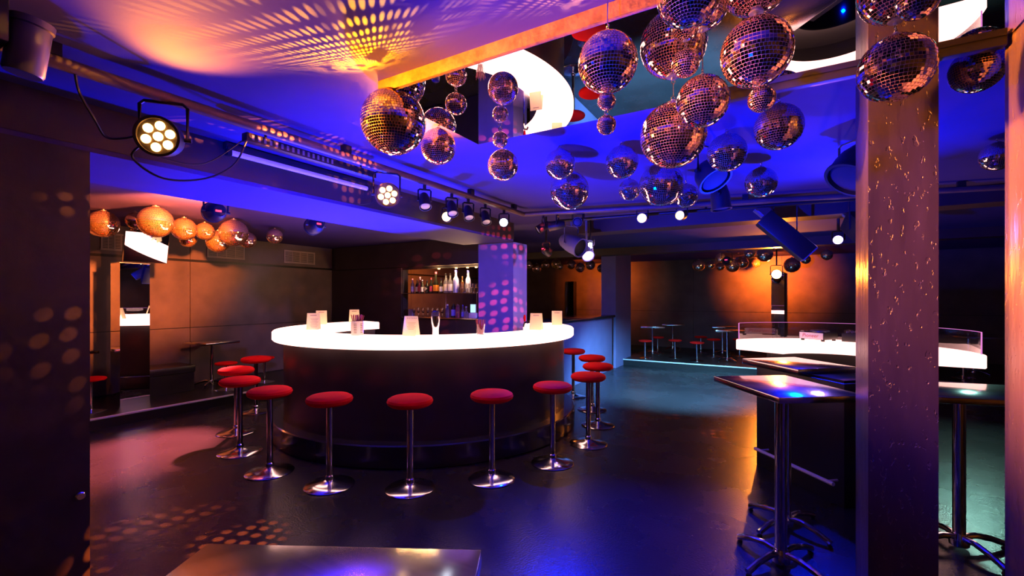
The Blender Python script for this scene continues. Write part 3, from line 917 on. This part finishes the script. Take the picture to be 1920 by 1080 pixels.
def mirror_ball(x, y, z, r, ztop, label, group, cord_from=None):
    t = thing('mirror_ball', label, 'mirror ball', (x, y, z), random.random() * 6.28, group)
    kk = 'L' if r > .135 else ('M' if r > .075 else 'S')
    a, b = BT[kk]
    o = obj('mirror_tiles', a, None, t, kind='stuff'); o.scale = (r, r, r)
    o = obj('core', b, None, t); o.scale = (r, r, r)
    o = obj('hanging_cap', CAPME, None, t); o.scale = (r, r, r); o.location = (0, 0, r * .97)
    if ztop - (z + r * 1.1) > .004:
        bm = NB()
        z0 = r * 1.09
        rr = min(.011, (ztop - z - z0) / 2.2)
        sweep(bm, [(rr * math.cos(q * pi / 6), 0, z0 + rr + rr * math.sin(q * pi / 6)) for q in range(12)], .0022, 6, True)
        rod(bm, (0, 0, z0 + rr * 1.9), (0, 0, ztop - z), .0022, 6)
        obj('hanger', bm, M_CHROME, t)
    return t


G1 = 'mirror balls hung around the ceiling mirror'
MB = [(-1.80, 1.79, 2.612, .173, 2.80, 'large mirror ball at the left front corner of the ceiling mirror'),
      (-1.948, 2.345, 2.662, .117, 2.80, 'mirror ball left of the mirror panel edge, just right of the largest left ball'),
      (-1.432, 1.863, 2.656, .055, 2.73, 'small mirror ball on a short chain under the left end of the ceiling mirror'),
      (-1.506, 2.411, 2.650, .050, 2.73, 'tiny mirror ball directly above the lone ball at the far left mirror corner'),
      (-1.490, 2.418, 2.490, .096, 2.600, 'mirror ball hanging below a tiny ball at the far left mirror corner'),
      (-.538, 1.600, 2.516, .106, 2.80, 'mirror ball before the ochre mirror edge, topmost of a string of three'),
      (-.542, 1.600, 2.376, .033, 2.413, 'tiny mirror ball, middle of the string of three under the ochre edge'),
      (-.543, 1.600, 2.290, .035, 2.342, 'tiny mirror ball, lowest of the string of three under the ochre edge'),
      (-1.410, 3.101, 2.656, .112, 2.80, 'mirror ball upper of the touching pair left on the blue ceiling'),
      (-1.498, 3.484, 2.549, .159, 2.80, 'mirror ball lower and larger of the touching pair left on the blue ceiling'),
      (-.988, 3.256, 2.648, .117, 2.80, 'mirror ball alone on the blue ceiling right of the touching pair'),
      (-1.069, 3.730, 2.553, .088, 2.80, 'small dark mirror ball left of the big low ball on the blue ceiling'),
      (-.794, 3.651, 2.545, .167, 2.80, 'large mirror ball lowest in the middle of the blue ceiling'),
      (-.678, 4.046, 2.521, .099, 2.80, 'small dark mirror ball right of the big low ball'),
      (-.470, 2.434, 2.496, .165, 2.73, 'largest golden mirror ball in the middle under the far mirror edge'),
      (-.288, 2.130, 2.517, .110, 2.73, 'golden mirror ball overlapping the largest one from the upper right'),
      (-.342, 2.030, 2.653, .057, 2.73, 'small golden mirror ball hung near the middle of the ceiling mirror'),
      (-.252, 1.560, 2.645, .101, 2.80, 'dark mirror ball cut by the top edge above the golden group'),
      (-.075, 1.956, 2.592, .126, 2.73, 'big golden mirror ball right of the golden group with a small ball beneath'),
      (-.057, 1.966, 2.415, .049, 2.468, 'small mirror ball hanging beneath the big golden ball on the right'),
      (-.304, 3.380, 2.641, .126, 2.80, 'mirror ball on the blue ceiling just right of the largest golden ball'),
      (-.002, 3.014, 2.638, .128, 2.80, 'mirror ball on the blue ceiling below the small ball of the right pair'),
      (-.130, 4.334, 2.626, .125, 2.80, 'mirror ball alone, lowest right on the blue ceiling'),
      (.400, 2.330, 2.573, .128, 2.73, 'mirror ball hanging in front of the rough column'),
      (.396, 1.970, 2.642, .060, 2.73, 'small mirror ball cut by the top edge above the rough column'),
      (.790, 2.800, 2.735, .060, 2.80, 'small mirror ball between the two rough columns, close to the ceiling'),
      (1.349, 4.569, 2.674, .100, 2.80, 'mirror ball half hidden by the right edge column')]
MB[25] = (.770, 2.83, 2.69, .100, 2.80, 'mirror ball between the two rough columns, close to the ceiling')
for m in MB:
    mirror_ball(*m, G1)


def cluster(lst, phrase, group):
    for i, (x, y, z, r) in enumerate(lst):
        mirror_ball(x, y, z, r, 2.80, '%s mirror ball from the left %s' % (ORD[i], phrase), group)


cluster([(-8.10, 2.50, 2.64, .133), (-7.50, 2.36, 2.61, .170), (-8.15, 2.98, 2.66, .120), (-7.22, 2.60, 2.66, .11), (-6.634, 2.591, 2.595, .190), (-7.125, 3.115, 2.615, .155), (-7.755, 3.44, 2.553, .122),
         (-7.223, 3.425, 2.63, .125), (-7.412, 3.70, 2.52, .165), (-6.738, 3.575, 2.588, .190), (-7.086, 3.97, 2.549, .124), (-6.902, 4.291, 2.634, .119)],
        'in the bright cluster over the left lounge', 'mirror balls over the left lounge')
cluster([(-1.757, 12.312, 2.472, .149), (-1.526, 12.68, 2.50, .110), (-1.212, 11.937, 2.609, .115), (-1.323, 13.032, 2.472, .112), (-.993, 12.53, 2.458, .165), (-.794, 12.90, 2.545, .14),
         (-.581, 11.612, 2.666, .121), (-.50, 13.15, 2.541, .110), (-.271, 11.447, 2.615, .165), (.266, 12.691, 2.435, .178), (.53, 12.40, 2.533, .10), (.905, 12.139, 2.601, .118)],
        'in the far cluster before the amber wall', 'mirror balls before the far wall')
cluster([(-5.464, 10.128, 2.485, .095), (-5.45, 10.52, 2.424, .125), (-5.348, 10.82, 2.535, .113), (-5.05, 10.85, 2.549, .127), (-4.80, 10.561, 2.445, .081), (-4.819, 11.32, 2.55, .129), (-4.533, 11.257, 2.451, .127),
         (-4.159, 11.013, 2.492, .123), (-4.0, 11.40, 2.424, .111)],
        'in the row above the low counter', 'mirror balls above the low counter')

# ================================================================ LAMPS AND RIGGING
rl = thing('lamp_rail', 'thick brown lamp rail under the ceiling left of the balls', 'rail', (-2.8, 1.7, 2.72))
obj('pipe', rod(NB(), (0, -4.0, 0), (0, 3.35, 0), .030, 16), M_PIPE, rl)
for y in (-1.0, .6, 2.2, 3.1):
    obj('ceiling_bracket', box(NB(), (0, y, .052), (.05, .06, .056)), M_BLACK, rl)
rl = thing('lamp_rail', 'dark lamp rail crossing the far side of the blue ceiling', 'rail', (-2.8, 5.05, 2.72))
obj('pipe', rod(NB(), (0, 0, 0), (6.2, 1.45, 0), .030, 16), M_PIPE, rl)
for q in (.1, .4, .7, .95):
    obj('ceiling_bracket', box(NB(), (6.2 * q, 1.45 * q, .052), (.06, .05, .056)), M_BLACK, rl)
rl = thing('lamp_rail', 'thin dark rail just behind the far lamp rail', 'rail', (-2.6, 5.62, 2.70))
obj('pipe', rod(NB(), (0, 0, 0), (3.7, .38, 0), .020, 16), M_LAMPB, rl)
for q in (.1, .5, .9):
    obj('ceiling_bracket', rod(NB(), (3.7 * q, .38 * q, .0), (3.7 * q, .38 * q, .10), .012), M_BLACK, rl)
lb_ = thing('led_bar', 'black slotted lamp bar hung beside the brown rail', 'lamp bar', (-2.95, 2.17, 2.69))
obj('channel', box(NB(), (0, 0, 0), (.06, 1.08, .055), bev=.004), M_LAMPB, lb_)
for k in range(16):
    obj('slot', box(NB(), (.031, -.50 + k * .04, 0), (.004, .016, .032)), M_LAMPG, lb_, False)
for y in (-.4, .4):
    obj('hanger', rod(NB(), (0, y, .027), (0, y, .11), .008), M_BLACK, lb_)
tb = thing('tube_lamp', 'long violet tube lamp along the top of the beam', 'tube lamp', (-3.455, 2.447, 2.73))
obj('tube', rod(NB(), (0, -.64, -.01), (0, .64, -.01), .020, 16), M_TUBE, tb)
obj('batten', box(NB(), (-.015, 0, .035), (.05, 1.34, .05), bev=.004), M_LAMPB, tb)
for y in (-.65, .65):
    obj('end_socket', box(NB(), (0, y, -.005), (.045, .03, .06)), M_LAMPB, tb)


def par_can(label, pos, d, r=.085, L=.17, lens='led', power=0.0, col=ORANGE, ztop=2.72, angle=50, display=False, name='par_lamp', body=None, aimz=None):
    body = body or M_LAMPB
    t = thing(name, label, 'stage lamp', pos)
    d = Vector(d).normalized()
    mt = dirm((0, 0, 0), d)
    h = L / 2
    obj('housing', lathe(NB(), [(0, -h), (r * .55, -h), (r * .75, -h * .8), (r * .95, -h * .2), (r, h * .2), (r, h), (r * .93, h), (r * .93, h * .82), (0, h * .82)], 28, mt), body, t)
    obj('front_ring', lathe(NB(), [(r * .94, h * .9), (r * 1.07, h * .9), (r * 1.07, h * 1.06), (r * .94, h * 1.06)], 28, mt), body, t)
    if lens == 'led':
        spots_ = [(0, 0)] + [(r * .58 * math.cos(k * pi / 3 + .3), r * .58 * math.sin(k * pi / 3 + .3)) for k in range(6)]
        for sx, sy in spots_:
            obj('led', lathe(NB(), [(0, 0), (r * .235, 0), (r * .20, .010), (0, .014)], 16, mt @ Matrix.Translation((sx, sy, h * .83))), E_LED, t)
    elif lens:
        obj('lens', lathe(NB(), [(0, h * .83), (r * .9, h * .83), (r * .8, h * .95), (0, h * 1.02)], 24, mt), lens, t)
    # yoke
    side = Vector((0, 0, 1)).cross(d)
    if side.length < .01:
        side = Vector((1, 0, 0))
    side.normalize()
    top = max(ztop - pos[2], r * 1.2)
    yk = NB()
    tz = min(top, r * 1.9) if top > r * 2 else top
    sweep(yk, [side * r * 1.12, side * r * 1.12 + Vector((0, 0, tz * .9)), side * r * .9 + Vector((0, 0, tz)), -side * r * .9 + Vector((0, 0, tz)),
               -side * r * 1.12 + Vector((0, 0, tz * .9)), -side * r * 1.12], .009, 6)
    obj('yoke', yk, body, t)
    obj('clamp', rod(NB(), (0, 0, tz), (0, 0, max(top, tz + .02)), .016, 10), body, t)
    for s_ in (-1, 1):
        obj('knob', rod(NB(), side * s_ * r * .98, side * s_ * r * 1.32, r * .12, 10), body, t)
    if display:
        obj('display', box(NB(), (r * .1, 0, -h - .002), (r * .55, r * .2, .004), mtx=mt), E_RED, t, False)
    if power:
        sp = spot('par_beam', Vector(pos) + d * (h + .03), Vector(pos) + d * 2, col, power, angle, .6, .05)
        sp.parent = None
    return t


par_can('amber LED par lamp on the brown rail, nearest the dark pillar', (-2.8, 1.13, 2.50), (.80, .10, -.10) if False else (.72, -.62, -.18), .095, .18, 'led', 14, (1.0, .20, .02), 2.69, 110)
par_can('amber LED par lamp on the brown rail below the largest left ball', (-2.8, 2.71, 2.51), (.72, -.58, -.22), .095, .18, 'led', 22, (1.0, .20, .02), 2.69, 90)
spot('par_beam', (-2.70, 1.10, 2.50), (-0.6, 2.15, 2.42), (1.0, .26, .02), 3600, 46, .9, .04)
spot('par_beam', (-2.70, 2.62, 2.50), (-0.9, 1.85, 2.42), (1.0, .26, .02), 3000, 66, .9, .04)
spot('par_beam', (-2.66, 1.10, 2.54), (-2.28, 1.02, 2.80), (1.0, .28, .0), 190, 84, 1.0, .05)
CANS = [(3.174, 2.55), (3.574, 2.55), (3.852, 2.55), (4.172, 2.55)]
for k, (y, z) in enumerate(CANS):
    par_can('small spot can on the brown rail, %s beyond the amber par lamps' % ORD[k], (-2.8, y, z), (.35, -.25, -.75), .052, .15, M_LAMPG, 0, ORANGE, 2.69, name='spot_can', body=M_LAMPB)
par_can('small lit spot can at the far end of the brown rail', (-2.8, 4.567, 2.55), (.45, -.85, -.2), .052, .14, E_WHITE, 0, ORANGE, 2.69, name='spot_can')
par_can('warm lit par lamp low behind the row of spot cans', (-3.35, 4.20, 2.60), (.4, -.9, 0), .06, .12, E_WARM, 0, ORANGE, 2.80, name='spot_can')
par_can('dark par lamp seen from behind with red display, above the bright left cluster', (-5.03, 2.492, 2.55), (-.95, .1, .03), .10, .18, 'led', 2400, (1.0, .20, .04), 2.80, 62, True)
par_can('dark par lamp seen from behind with red display, right of the left lounge cluster', (-4.931, 3.595, 2.55), (-.95, .1, -.12), .10, .18, 'led', 50, (1.0, .24, .05), 2.80, 80, True)
par_can('black par lamp seen from behind with red display in the far cluster', (-1.04, 11.574, 2.52), (0, 1, -.1), .10, .18, 'led', 0, ORANGE, 2.80, 80, True)
par_can('blazing amber lamp pointing at the viewer before the far wall', (-.05, 12.35, 2.21), (.0, -1, -.05), .11, .18, E_STAR, 700, (1.0, .24, .02), 2.80, 55)
# lamps at the rail corner
par_can('small blue-lit spot can hanging left at the rail corner', (-2.579, 5.16, 2.56), (-.6, -.5, -.5), .055, .17, M_LAMPG, 0, ORANGE, 2.70, name='spot_can')
par_can('horizontal spot can at the rail corner', (-2.40, 5.20, 2.57), (-.9, -.2, -.1), .06, .20, M_LAMPG, 0, ORANGE, 2.70, name='spot_can')
par_can('round black spot can right of the rail corner', (-2.15, 5.26, 2.60), (.3, -.9, -.2), .055, .14, M_LAMPB, 0, ORANGE, 2.70, name='spot_can')
par_can('large blue barrel spotlight under the rail corner', (-2.45, 5.76, 2.40), (.75, -.25, -.35), .125, .36, M_LAMPB, 0, ORANGE, 2.80, name='barrel_spotlight', body=mat('blue_grey_casing', (.22, .22, .30), .35))
par_can('small black lamp with a red display left of the barrel spotlight', (-2.83, 5.75, 2.32), (.3, .9, -.4), .06, .13, M_LAMPG, 0, ORANGE, 2.80, 50, True)
par_can('moving head lamp with a bright blue body right of the barrel spotlight', (-2.366, 6.10, 2.31), (.5, -.6, -.6), .085, .22, E_VIOLET, 0, ORANGE, 2.80, name='moving_head', body=MATS['blue_grey_casing'])
par_can('white lit lamp beside the slim far column', (-2.382, 6.30, 2.42), (.3, -.95, -.1), .05, .12, E_WHITE, 0, ORANGE, 2.80, name='spot_can')
par_can('round warm lamp on the far rail, left of the pair', (-1.398, 5.42, 2.60), (.15, -1, -.12), .058, .12, E_WARM, 0, ORANGE, 2.70, name='spot_can')
par_can('round warm lamp on the far rail, right of the pair', (-.969, 5.52, 2.61), (-.15, -1, -.12), .055, .16, E_WARM, 0, ORANGE, 2.70, name='spot_can')
par_can('black studio lamp hanging half hidden by the rough column', (.50, 4.05, 2.60), (-.45, -.35, -.75), .16, .26, M_LENSD, 0, ORANGE, 2.80, name='studio_lamp')
par_can('black upright spot hanging under the blue ceiling amid the balls', (-.471, 4.597, 2.60), (.1, .0, -1), .085, .24, M_LENSD, 0, ORANGE, 2.80, name='studio_lamp')
par_can('black lamp with pale dish behind the largest golden ball', (-.45, 3.72, 2.60), (.5, -.3, -.8), .12, .16, M_LENSD, 0, ORANGE, 2.80, name='studio_lamp')
par_can('violet star lamp near the rough column', (.62, 6.75, 2.36), (-.15, -1, -.1), .055, .14, E_VIOLET, 60, (.35, .2, 1), 2.62, name='spot_can')


def scanner(label, pos, d, L, wd, hgt, ztop):
    t = thing('scanner_lamp', label, 'stage lamp', pos)
    q = dirm((0, 0, 0), d)
    obj('casing', box(NB(), (0, 0, 0), (wd, hgt, L), bev=.012, mtx=q), M_LAMPB, t)
    obj('rear_panel', box(NB(), (0, 0, L / 2 + .006), (wd * .92, hgt * .92, .012), mtx=q), MATS['blue_grey_casing'], t, False)
    obj('display', box(NB(), (wd * .15, 0, L / 2 + .014), (wd * .2, hgt * .07, .004), mtx=q), E_RED, t, False)
    obj('label_plate', box(NB(), (-wd * .05, -hgt * .2, L / 2 + .014), (wd * .25, hgt * .2, .004), mtx=q), M_PLASTW, t, False)
    hd = obj('mirror_head', box(NB(), (0, 0, -L / 2 - .07), (wd * .5, .02, .12), mtx=q), M_LAMPG, t, False)
    obj('head_mirror', box(NB(), (0, .014, -L / 2 - .07), (wd * .46, .006, .11), mtx=q), M_MIRROR, hd, False)
    for s_ in (-1, 1):
        obj('yoke_arm', box(NB(), (s_ * (wd / 2 + .012), 0, (ztop - pos[2]) / 2), (.012, .04, ztop - pos[2])), M_LAMPB, t, False)
    obj('yoke_bar', box(NB(), (0, 0, ztop - pos[2]), (wd + .04, .04, .012)), M_LAMPB, t, False)
    return t


scanner('long black scanner lamp tilted down with a blue end panel above the booth', (.06, 5.98, 2.36), (.62, .10, -.62), .62, .20, .20, 2.70)
scanner('dark scanner lamp partly behind the rough column', (.78, 6.10, 2.40), (.3, -.6, -.5), .40, .22, .22, 2.72)
# scanner in the upper left corner
t = thing('effect_lamp', 'dark effect lamp with silver drum in the top left corner', 'stage lamp', (-2.50, .50, 2.63))
obj('drum', lathe(NB(), [(0, -.11), (.055, -.11), (.06, -.10), (.06, .07), (.066, .075), (.066, .10), (0, .10)], 28, dirm((0, .06, 0), (.10, .1, .95))), mat('dull_silver', (.16, .15, .18), .4, .5), t)
obj('casing', box(NB(), (-.02, -.12, .06), (.16, .24, .18), bev=.01), M_LAMPB, t)
for k in range(4):
    obj('indicator', box(NB(), (.062, -.06 - k * .045, .03 - k * .004), (.004, .006, .006)), E_DOT, t, False)
obj('bracket', box(NB(), (-.02, -.05, .16), (.05, .05, .03)), M_LAMPB, t)


# cables
def cable(label, pts, r=.006):
    bm = NB()
    fine = []
    P = [Vector(p) for p in pts]
    for i in range(len(P) - 1):
        p0 = P[max(i - 1, 0)]; p1 = P[i]; p2 = P[i + 1]; p3 = P[min(i + 2, len(P) - 1)]
        for k in range(8):
            s = k / 8
            fine.append(.5 * ((2 * p1) + (p2 - p0) * s + (2 * p0 - 5 * p1 + 4 * p2 - p3) * s * s + (3 * p1 - p0 - 3 * p2 + p3) * s ** 3))
    fine.append(P[-1])
    sweep(bm, fine, r, 6)
    return tag(obj('cable', bm, M_CABLE), label, 'cable')


cable('black cable drooping from the brown rail to the nearest par lamp', [(-2.8, .78, 2.69), (-2.82, .80, 2.62), (-2.85, .86, 2.53), (-2.92, .93, 2.47), (-2.90, 1.0, 2.48), (-2.86, 1.07, 2.52)])
cable('black cable looping under the nearest par lamp to the lamp bar', [(-2.86, 1.08, 2.48), (-2.93, 1.04, 2.40), (-2.98, 1.2, 2.33), (-3.0, 1.42, 2.38), (-2.98, 1.58, 2.50), (-2.95, 1.645, 2.665)])
cable('thin black cable looping close beneath the nearest par lamp', [(-2.86, 1.06, 2.45), (-2.90, 1.18, 2.42), (-2.95, 1.40, 2.46), (-2.96, 1.62, 2.66)], .004)
cable('thin cable hanging at the far end of the violet tube lamp', [(-3.44, 3.10, 2.71), (-3.43, 3.13, 2.64), (-3.44, 3.10, 2.58), (-3.45, 2.95, 2.54)], .004)
kn = thing('door_stop', 'small chrome knob on the edge of the dark pillar', 'knob', (-3.5, .985, .52))
obj('stem', rod(NB(), (0, 0, 0), (.035, 0, 0), .010), M_CHROME, kn)
obj('head', lathe(NB(), [(0, 0), (.022, 0), (.024, .012), (.018, .02), (0, .02)], 20, dirm((.033, 0, 0), (1, 0, 0))), M_CHROME, kn)
